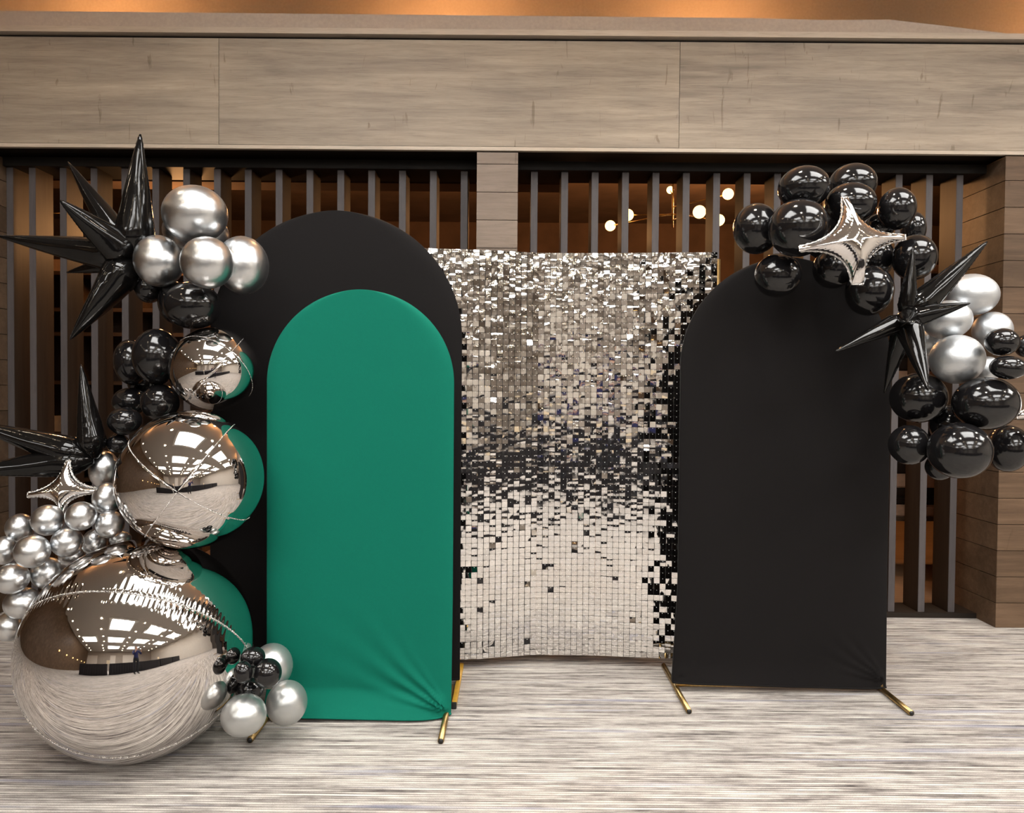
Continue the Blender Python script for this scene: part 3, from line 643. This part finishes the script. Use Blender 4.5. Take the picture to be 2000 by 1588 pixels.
# group, kind, px, py, rx, ry, order (0 = nearest), start distance, label
BL = [
 ('LT', 'S', 381, 418, 66, 56, 1, 3.00, 'large silver balloon topmost of the left cluster'),
 ('LT', 'S', 310, 510, 50, 51, 1, 2.92, 'silver balloon beside the hub of the upper left starburst'),
 ('LT', 'S', 405, 513, 54, 51, 0, 2.84, 'front middle silver balloon of the upper left cluster'),
 ('LT', 'S', 474, 518, 52, 57, 2, 3.02, 'silver balloon against the curved shoulder of the left black arch'),
 ('LT', 'S', 383, 455, 66, 45, 4, 3.22, 'shaded silver balloon peeping out behind the topmost silver one'),
 ('LT', 'K', 291, 562, 31, 30, 3, 3.20, 'small black balloon under the hub of the upper left starburst'),
 ('LT', 'K', 376, 597, 58, 46, 2, 3.00, 'black balloon just above the smallest chrome orb'),
 ('LT', 'K', 344, 592, 36, 42, 3, 3.12, 'black balloon half hidden left of the one above the smallest orb'),
 ('LM', 'K', 307, 697, 50, 55, 1, 3.05, 'black balloon touching the left side of the smallest chrome orb'),
 ('LM', 'K', 257, 708, 36, 45, 3, 3.15, 'black balloon furthest left beside the smallest chrome orb'),
 ('LM', 'K', 313, 786, 40, 36, 2, 3.08, 'black balloon tucked under the smallest chrome orb'),
 ('LM', 'K', 255, 785, 38, 28, 3, 3.15, 'flat black balloon left of the gap between the two upper orbs'),
 ('LM', 'K', 244, 823, 36, 27, 1, 3.00, 'small black balloon at upper left shoulder of the middle orb'),
 ('LM', 'K', 230, 866, 24, 19, 2, 3.05, 'smallest black balloon squeezed left of the middle orb'),
 ('LM', 'S', 203, 917, 31, 37, 3, 3.00, 'silver balloon between the lower starburst and the middle orb'),
 ('LS', 'S', 209, 974, 29, 30, 2, 2.86, 'silver balloon at right tip of the small silver star'),
 ('LS', 'S', 39, 1031, 29, 27, 3, 2.82, 'small silver balloon left end of the second row, near the picture edge'),
 ('LS', 'S', 93, 1016, 33, 29, 1, 2.74, 'small silver balloon under the left arm of the silver star'),
 ('LS', 'S', 158, 1008, 31, 27, 0, 2.68, 'small silver balloon under the bottom point of the silver star'),
 ('LS', 'S', 214, 1024, 29, 26, 1, 2.72, 'small silver balloon touching lower left of the middle orb'),
 ('LS', 'S', 185, 1060, 25, 26, 3, 2.82, 'small silver balloon in the gap above the big orb, mid row'),
 ('LS', 'S', 235, 1053, 22, 15, 4, 2.90, 'dark little silver balloon wedged between middle and big orb'),
 ('LS', 'S', 131, 1059, 32, 28, 1, 2.70, 'small silver balloon in the centre of the lower left bunch'),
 ('LS', 'S', 63, 1077, 36, 31, 0, 2.64, 'foremost small silver balloon of the lower left bunch'),
 ('LS', 'S', 8, 1075, 26, 27, 2, 2.76, 'small silver balloon cut by the left picture edge, upper one'),
 ('LS', 'S', 140, 1085, 26, 20, 4, 2.86, 'shaded small silver balloon behind the centre of the lower bunch'),
 ('LS', 'S', 92, 1119, 33, 30, 2, 2.74, 'small silver balloon just left of the big orb top'),
 ('LS', 'S', 23, 1130, 36, 29, 1, 2.68, 'small silver balloon third from bottom at left picture edge'),
 ('LS', 'S', 44, 1178, 38, 30, 1, 2.68, 'small silver balloon at upper left rim of the big orb'),
 ('LS', 'S', 18, 1224, 30, 28, 2, 2.74, 'lowest small silver balloon, hanging at the left edge above the carpet'),
 ('LB', 'W', 531, 1301, 42, 46, 3, 2.88, 'pearl silver balloon upper right of the floor cluster, before the green cloth'),
 ('LB', 'W', 476, 1397, 46, 43, 1, 2.66, 'pearl silver balloon nearest the floor beside the big orb'),
 ('LB', 'W', 560, 1373, 41, 46, 2, 2.78, 'pearl silver balloon lowest against the green arch'),
 ('LB', 'K', 494, 1284, 25, 21, 1, 2.68, 'mini black balloon topmost of the floor cluster'),
 ('LB', 'K', 475, 1313, 19, 23, 0, 2.58, 'mini black balloon nearest the big orb'),
 ('LB', 'K', 523, 1315, 28, 30, 0, 2.62, 'mini black balloon in front of the upper pearl balloon'),
 ('LB', 'K', 488, 1346, 29, 24, 1, 2.66, 'mini black balloon on top of the lowest pearl balloon'),
 ('RT', 'K', 1570, 367, 52, 43, 2, 3.05, 'black balloon second from left in the top row of the right cluster'),
 ('RT', 'K', 1665, 360, 49, 41, 3, 3.18, 'highest black balloon of the right cluster, behind others'),
 ('RT', 'K', 1661, 398, 52, 42, 1, 2.95, 'black balloon directly above the silver star tip'),
 ('RT', 'K', 1752, 408, 39, 42, 2, 3.05, 'black balloon at the right end of the top row'),
 ('RT', 'K', 1477, 447, 46, 50, 2, 3.05, 'leftmost black balloon of the right cluster'),
 ('RT', 'K', 1560, 445, 61, 57, 1, 2.92, 'biggest black balloon, left of the silver star'),
 ('RT', 'K', 1718, 443, 30, 27, 3, 3.08, 'small black balloon peeping over the star right arm'),
 ('RT', 'K', 1784, 447, 26, 34, 4, 3.20, 'dim black balloon half hidden below the right end of the top row'),
 ('RT', 'K', 1786, 503, 46, 45, 2, 3.02, 'black balloon right of the silver star, above the starburst'),
 ('RT', 'K', 1519, 538, 47, 43, 3, 3.10, 'black balloon lying on the shoulder of the right black arch'),
 ('RT', 'K', 1628, 524, 42, 40, 3, 3.10, 'black balloon below the left arm of the silver star'),
 ('RT', 'K', 1698, 568, 49, 49, 2, 3.00, 'black balloon left of the right starburst hub'),
 ('RT', 'K', 1612, 465, 42, 42, 5, 3.20, 'added black balloon darkening the core of the right cluster, behind the silver star'),  # inner balloons added from here to the RS rows, filling gaps with darkness
 ('RT', 'K', 1706, 505, 42, 42, 5, 3.20, 'added black balloon darkening the gap behind the right lower edge of the silver star'),
 ('RB', 'K', 1852, 828, 40, 38, 5, 3.15, 'added black balloon darkening the gap among the four large ones at the right edge'),
 ('LM', 'K', 284, 745, 36, 34, 5, 3.22, 'added black balloon darkening the gap left of the two upper chrome orbs'),
 ('RS', 'B', 1897, 576, 57, 41, 2, 3.08, 'large silver balloon topmost of the right silver group'),
 ('RS', 'B', 1850, 625, 51, 38, 2, 3.02, 'silver balloon behind the right spike of the starburst'),
 ('RS', 'B', 1938, 645, 42, 36, 3, 3.15, 'silver balloon behind the two small black ones at right'),
 ('RS', 'B', 1869, 702, 57, 48, 1, 2.94, 'large silver balloon lowest of the right silver group'),
 ('RS', 'B', 1820, 668, 30, 28, 4, 3.20, 'dim silver balloon in the gap behind the starburst hub'),
 ('RS', 'B', 1928, 722, 28, 26, 4, 3.12, 'small silver balloon in the gap between the black ones at right'),
 ('RB', 'K', 1957, 668, 36, 27, 1, 2.88, 'small black balloon upper one of the flattened pair at the right edge'),
 ('RB', 'K', 1969, 718, 39, 23, 1, 2.86, 'flattened small black balloon under its twin at the right edge'),
 ('RB', 'K', 2004, 676, 24, 22, 2, 3.00, 'small black balloon cut by the right picture edge'),
 ('RB', 'K', 1794, 777, 59, 49, 2, 3.02, 'black balloon under the down-pointing starburst spikes'),
 ('RB', 'K', 1925, 788, 70, 52, 1, 2.90, 'large black balloon below the flattened pair at right'),
 ('RB', 'K', 1776, 869, 43, 39, 3, 3.10, 'black balloon beside the right edge of the right arch'),
 ('RB', 'K', 1874, 880, 67, 55, 1, 2.88, 'large black balloon lowest of the right cluster, in front'),
 ('RB', 'K', 1968, 876, 46, 46, 2, 3.02, 'black balloon lowest at the right picture edge'),
 ('RB', 'K', 1835, 912, 30, 26, 4, 3.22, 'dim black balloon peeping out beneath the lowest large one'),
]
BL = [(b_[:4] + (b_[4] * 1.05, b_[5] * 1.05) + b_[6:]) if b_[0] == 'LS' else b_ for b_ in BL]
n = len(BL)
Yb = np.array([b_[7] for b_ in BL])
def stretch(px_, py_):
    dx, dy = (px_ - CX) / F, (py_ - CY) / F; k_ = math.sqrt(1 + dx * dx + dy * dy); a = math.atan2(dy, dx)
    return 1 + (k_ - 1) * math.cos(a) ** 2, 1 + (k_ - 1) * math.sin(a) ** 2, k_
rpx = np.array([math.sqrt(b_[4] * b_[5]) / math.sqrt(stretch(b_[2], b_[3])[2]) for b_ in BL])
D = np.array([tuple((P(b_[2], b_[3], 1.0) - CAM)) for b_ in BL])
# chrome orbs and hubs act as fixed obstacles while the balloons settle against each other
ORB = [(P(274, 1263, 2.72), 0.400), (P(374, 936, 2.74), 0.259), (P(419, 722, 3.03), 0.174)]
for it in range(420):
    pos = np.array(tuple(CAM)) + D * Yb[:, None]; rad = rpx * Yb / F
    dY = np.zeros(n)
    for i in range(n):
        d = pos - pos[i]; dist = np.sqrt((d * d).sum(1)); need = 1.0 * (rad + rad[i])
        for j in np.nonzero((dist < need))[0]:
            if j <= i: continue
            a, b_ = (i, j) if (BL[i][6], Yb[i]) <= (BL[j][6], Yb[j]) else (j, i)
            st = min(0.010, 0.3 * (need[j] - dist[j]) + 0.001); dY[a] -= st * 0.5; dY[b_] += st * 0.5
        for (c, R) in ORB[:2] if BL[i][0] == 'LS' else ORB:
            dd = np.array(tuple(c)) - pos[i]; ds = math.sqrt((dd * dd).sum())
            if ds < 0.97 * (R + rad[i]):
                dY[i] += 0.005 if pos[i][1] > c.y - 0.12 and not (BL[i][0] == 'LS' and BL[i][3] > 1100) else -0.005
    Yb = np.clip(Yb + dY, 2.4, 3.5)
    for i, b_ in enumerate(BL):
        d = pos - pos[i]; dist = np.sqrt((d * d).sum(1)) - rad - rad[i]; dist[i] = 9; j = int(dist.argmin())
        og = min(math.dist(pos[i], tuple(c)) - R - rad[i] for c, R in ORB)
        if dist[j] > 0.002 and og > 0.002: Yb[i] += 0.006 if Yb[j] > Yb[i] else -0.006
    for i, b_ in enumerate(BL):
        if 425 < b_[2] < 520 and b_[3] < 640 or 1430 < b_[2] < 1750: Yb[i] = min(Yb[i], 3.30 - rpx[i] * Yb[i] / F * 1.0)
        if b_[0] == 'LB': Yb[i] = min(Yb[i], 2.99 - rpx[i] * Yb[i] / F)
        zc_ = CAM.z + D[i][2] * Yb[i]
        if b_[0] == 'LB':
            r_ = rpx[i] * Yb[i] / F
            if zc_ < r_ + 0.003: Yb[i] -= 0.004
for i, (g, kd, px_, py_, rx, ry, od, _, lab) in enumerate(BL):
    Y = float(Yb[i]); kx, kz, _k = stretch(px_, py_)
    o = bpy.data.objects.new('silver_balloon' if kd != 'K' else 'black_balloon', LM[kd]); C.objects.link(o)
    o.location = P(px_, py_, Y)
    a, c = rx * Y / F / kx, ry * Y / F / kz; o.scale = (a, min(math.sqrt(a * c), 1.0 * math.sqrt(a * c)), c)
    # the neck turns a little off the view line, each balloon its own way
    dirv = Vector((px_ - CX, 0, 0)); o.rotation_euler = (random.uniform(-.12, .12), random.uniform(-.10, .10), -math.atan((px_ - CX) / F) * 0.6 + random.uniform(-.15, .15))
    tag(o, lab, 'balloon', GRP[g])

# ---- chrome orbs
def basis(d):
    z_ = Vector(d).normalized(); x = z_.orthogonal().normalized(); y = z_.cross(x); return x, y, z_
def orb4(name, c, R, pole, xdir, label, sq=1.0, pucker=0.0, NW=0, nv=72):
    "round foil balloon of four gores: four crimped seams run from pole to pole"
    root = tag(empty(name, c), label, 'balloon', 'mirror chrome orb balloons stacked at left')
    z_ = Vector(pole).normalized(); x = Vector(xdir); x = (x - z_ * x.dot(z_)).normalized(); y = z_.cross(x)
    nu = 160; V = []; Fc = []
    phs = []
    for j in range(nu):
        q, t = divmod(j / nu * 4, 1.0); t = 2 * t - 1; t = math.copysign(1 - (1 - abs(t)) ** 1.7, t); phs.append((q + 0.5 + t / 2) * PI / 2)
    def rad(th, phi, edge=False):
        d = abs((phi + PI / 4) % (PI / 2) - PI / 4)          # angle to the nearest seam
        st = math.sin(th); r = 1 - 0.008 * math.exp(-d / 0.05) * st ** 0.5 - 0.010 * abs(math.cos(2 * phi)) ** 6 * st
        if pucker:
            q = round(phi / (PI / 2)) % 4
            amp = pucker * (1.0 if q == 0 else 0.12) * (0.55 + 0.45 * math.sin(4 * th + q) * math.sin(9 * th + 2 * q)) * min(1, st * 2)
            r += amp * math.sin(NW * th + 1.6 * math.sin(13 * th + q)) * math.exp(-d / 0.058) * (1 - math.exp(-d / 0.012))
        return R * r
    def at(th, phi, k_=1.0):
        r = rad(th, phi) * k_; v = (x * math.cos(phi) + y * math.sin(phi)) * (r * math.sin(th)) + z_ * (r * math.cos(th)); v.z *= sq; return v
    for i in range(nv + 1):
        for j in range(nu): V.append(at(PI * i / nv, phs[j]))
    for i in range(nv):
        for j in range(nu): Fc.append((i * nu + j, (i + 1) * nu + j, (i + 1) * nu + (j + 1) % nu, i * nu + (j + 1) % nu))
    me = mesh('shell', V, Fc, True); bm = bmesh.new(); bm.from_mesh(me); bmesh.ops.remove_doubles(bm, verts=bm.verts, dist=1e-5); bm.normal_update(); bm.to_mesh(me); bm.free(); me.shade_smooth()
    link('shell', me, M['chrome_foil'], root)
    for q in range(4):
        k_ = 260; pts = [at(PI * i / k_, q * PI / 2, 1.004) for i in range(2, k_ - 1)]
        rr = [min(0.0024, R * 0.0050) * (1 + 0.5 * math.sin(i * 2.4)) for i in range(len(pts))]
        link('seam', tube_mesh('seam', pts, rr, 6), M['seam_foil'], root)
    return root
def screen_dir(c, sx, sy):
    "unit direction on a ball at c that shows at offset (sx right, sy down) of its radius"
    f = (CAM - c).normalized(); r = Vector((0, 0, 1)).cross(f).normalized(); u = f.cross(r)
    return f * math.sqrt(max(0, 1 - sx * sx - sy * sy)) + r * sx - u * sy
cB, cM, cT = (o[0] for o in ORB)
orb4('chrome_orb', cB, 0.407, screen_dir(cB, 0.945, 0.30), screen_dir(cB, -0.16, -0.47), 'largest chrome orb balloon, resting on the carpet with a crimped seam across', 1.0, 0.0062, 130, 640)
orb4('chrome_orb', cM, 0.2635, screen_dir(cM, -0.17, 0.16), screen_dir(cM, 0.6, 0.6), 'middle chrome orb balloon with an X of seams facing out', 1.0, 0.0022, 60, 240)
orb4('chrome_orb', cT, 0.178, screen_dir(cT, 0.36, -0.42), screen_dir(cT, -0.5, 0.6), 'smallest chrome orb balloon, top of the stack of three', 1.0, 0.003, 50, 220)

# ---- black starbursts
def starburst(c, tips, label):
    root = tag(empty('starburst_balloon', P(*c)), label, 'balloon', 'black foil starburst balloons'); c0 = P(*c)
    for (px_, py_, Y, rp) in tips:
        d = P(px_, py_, Y) - c0; L_ = d.length; x, y, z_ = basis(d); R = rp * c[2] / F
        nu, nv = 28, 26; V = []; Fc = []; ph0 = random.uniform(0, PI)
        us = [(i / nv) ** 1.3 for i in range(nv + 1)]
        def prf(u):
            if u < 0.20: return 0.30 + 0.70 * math.sin(PI / 2 * u / 0.20)
            q = (u - 0.20) / 0.80; return (1 - q) ** 0.86 * 0.965 + 0.035
        def pt(u, a, k_=1.0):
            r = R * prf(u) * k_; ca, sa = math.cos(a - ph0), math.sin(a - ph0)
            lens = 0.90 + 0.10 * abs(ca) ** 3
            wr = 1 + 0.035 * math.sin(u * L_ * 260) * (abs(ca) ** 6) * max(0, 1 - u * 1.6) + 0.02 * math.sin(5 * a + 9 * u)
            return (x * math.cos(a) + y * math.sin(a)) * (r * lens * wr) + z_ * (u * L_)
        for u in us:
            for j in range(nu): V.append(pt(u, 2 * PI * j / nu))
        for i in range(nv):
            for j in range(nu): Fc.append((i * nu + j, i * nu + (j + 1) % nu, (i + 1) * nu + (j + 1) % nu, (i + 1) * nu + j))
        Fc.append(tuple(range(nu))[::-1]); Fc.append(tuple(nv * nu + j for j in range(nu)))
        sp = link('spike', mesh('spike', V, Fc, True), M['black_foil'], root)
        for s in (0, PI):
            pts = [pt(0.06 + 0.94 * i / 60, ph0 + s, 1.015) for i in range(61)]
            link('seam', tube_mesh('seam', pts, [0.0014 * (1 + .7 * math.sin(i * 2.3)) for i in range(61)], 5), M['black_seam'], sp)
    return root
starburst((260, 506, 3.10), [(274, 262, 3.05, 37), (133, 316, 3.15, 31), (117, 391, 2.89, 35), (-6, 461, 3.05, 34), (130, 532, 3.23, 22), (137, 663, 2.97, 37)],
          'black foil starburst with long spikes at the upper left')
starburst((184, 896, 2.97), [(158, 712, 2.95, 29), (-80, 820, 2.85, 33), (-90, 924, 2.80, 32)], 'black foil starburst at the lower left, above the silver star')
starburst((1770, 622, 2.90), [(1783, 483, 2.87, 17), (1928, 472, 2.86, 27), (1895, 592, 2.78, 22), (1632, 686, 2.80, 20), (1813, 763, 2.66, 25), (1727, 768, 3.00, 20), (1772, 628, 2.72, 20)],
          'black foil starburst on the right cluster, beside the silver balloons')

# ---- four-point silver stars
def star(c, tips, tipw, Tk, label, tilt=(0, 0), waist=0.16, marks=False):
    cx, cy, Y = c; c0 = P(cx, cy, Y); root = tag(empty('star_balloon', c0), label, 'balloon', 'silver four-point star balloons')
    out = []; nt_ = len(tips)
    for i in range(nt_):
        a = np.array(tips[i], float) - (cx, cy); b_ = np.array(tips[(i + 1) % nt_], float) - (cx, cy)
        pa = np.array((-a[1], a[0])) / np.hypot(*a) * tipw[i]; pb = np.array((b_[1], -b_[0])) / np.hypot(*b_) * tipw[(i + 1) % nt_]
        if np.dot(pa, b_) < 0: pa = -pa
        if np.dot(pb, a) < 0: pb = -pb
        A, B = a + pa, b_ + pb; ctl = (a + b_) * waist * 0.5
        ns = 44
        for s in range(ns):
            t = s / ns; q = (1 - t) ** 2 * A + 2 * t * (1 - t) * ctl + t * t * B
            out.append(q)
        out.append(B)
    out = np.array(out); no = len(out); per_ = np.arange(no)
    nr = 22; ks = [1 - (1 - i / nr) ** 1.6 for i in range(1, nr + 1)]
    dm_ = None; V = [None]; hs = []
    seg_a, seg_b = out, np.roll(out, -1, 0)
    def dist(p):
        ab = seg_b - seg_a; ap = p - seg_a; t = np.clip((ap * ab).sum(1) / ((ab * ab).sum(1) + 1e-9), 0, 1); d = ap - ab * t[:, None]; return np.sqrt((d * d).sum(1)).min()
    dm_ = dist(np.array((0.0, 0.0)))
    sc = Y / F
    def w3(q, h):
        p = P(cx + q[0], cy + q[1], Y) - c0; p.y += (q[0] * tilt[0] + q[1] * tilt[1]) * sc + h * sc; return p
    front, backv = [w3((0, 0), -Tk)], [w3((0, 0), Tk)]
    for k_ in ks:
        for i in range(no):
            q = out[i] * k_; d = 0 if k_ > 0.9999 else dist(q)
            u = min(1, d / dm_); h = Tk * math.sqrt(max(0, 1 - (1 - u) ** 2))
            pk = 1 + 0.10 * math.sin(i * 1.75) * math.exp(-d / (0.12 * dm_)) if d else 0
            front.append(w3(q, -h * pk)); backv.append(w3(q, h * pk))
    V = front + backv; nf = len(front); Fc = []
    for o_, fl in ((0, False), (nf, True)):
        for i in range(no):
            f = (o_, o_ + 1 + (i + 1) % no, o_ + 1 + i); Fc.append(f if fl else f[::-1])
        for r in range(nr - 1):
            for i in range(no):
                f = (o_ + 1 + r * no + i, o_ + 1 + r * no + (i + 1) % no, o_ + 1 + (r + 1) * no + (i + 1) % no, o_ + 1 + (r + 1) * no + i)
                Fc.append(f[::-1] if fl else f)
    me = mesh('shell', V, Fc, True); bm = bmesh.new(); bm.from_mesh(me); bmesh.ops.remove_doubles(bm, verts=bm.verts, dist=1e-5); bmesh.ops.recalc_face_normals(bm, faces=bm.faces); bm.to_mesh(me); bm.free(); me.shade_smooth()
    link('shell', me, M['star_foil'], root)
    pts = [w3(out[i] * (1 + 0.006 * math.sin(i * 1.9)), 0.4 * math.sin(i * 1.3)) for i in range(no)]
    link('seam', tube_mesh('seam', pts, [0.0042 * (1 + 0.35 * math.sin(i * 2.0)) for i in range(no)], 6, closed=True), M['seam_foil'], root)
    return root
star((1670, 471, 2.76), [(1652, 384), (1774, 461), (1670, 556), (1556, 489)], (6, 5, 12, 5), 30, 'big silver four-point star in the middle of the right black cluster', (0.10, -0.10), 0.22)
star((124, 958, 2.80), [(121, 902), (199, 959), (128, 998), (58, 966)], (4, 4, 3, 4), 17, 'small silver four-point star on the lower left silver bunch', (0.05, -0.35), 0.22)
star((2052, 800, 2.95), [(2050, 730), (2120, 795), (2046, 862), (1986, 812)], (5, 5, 5, 5), 26, 'silver star tip poking in at the right picture edge', (0.0, 0.0), 0.30)
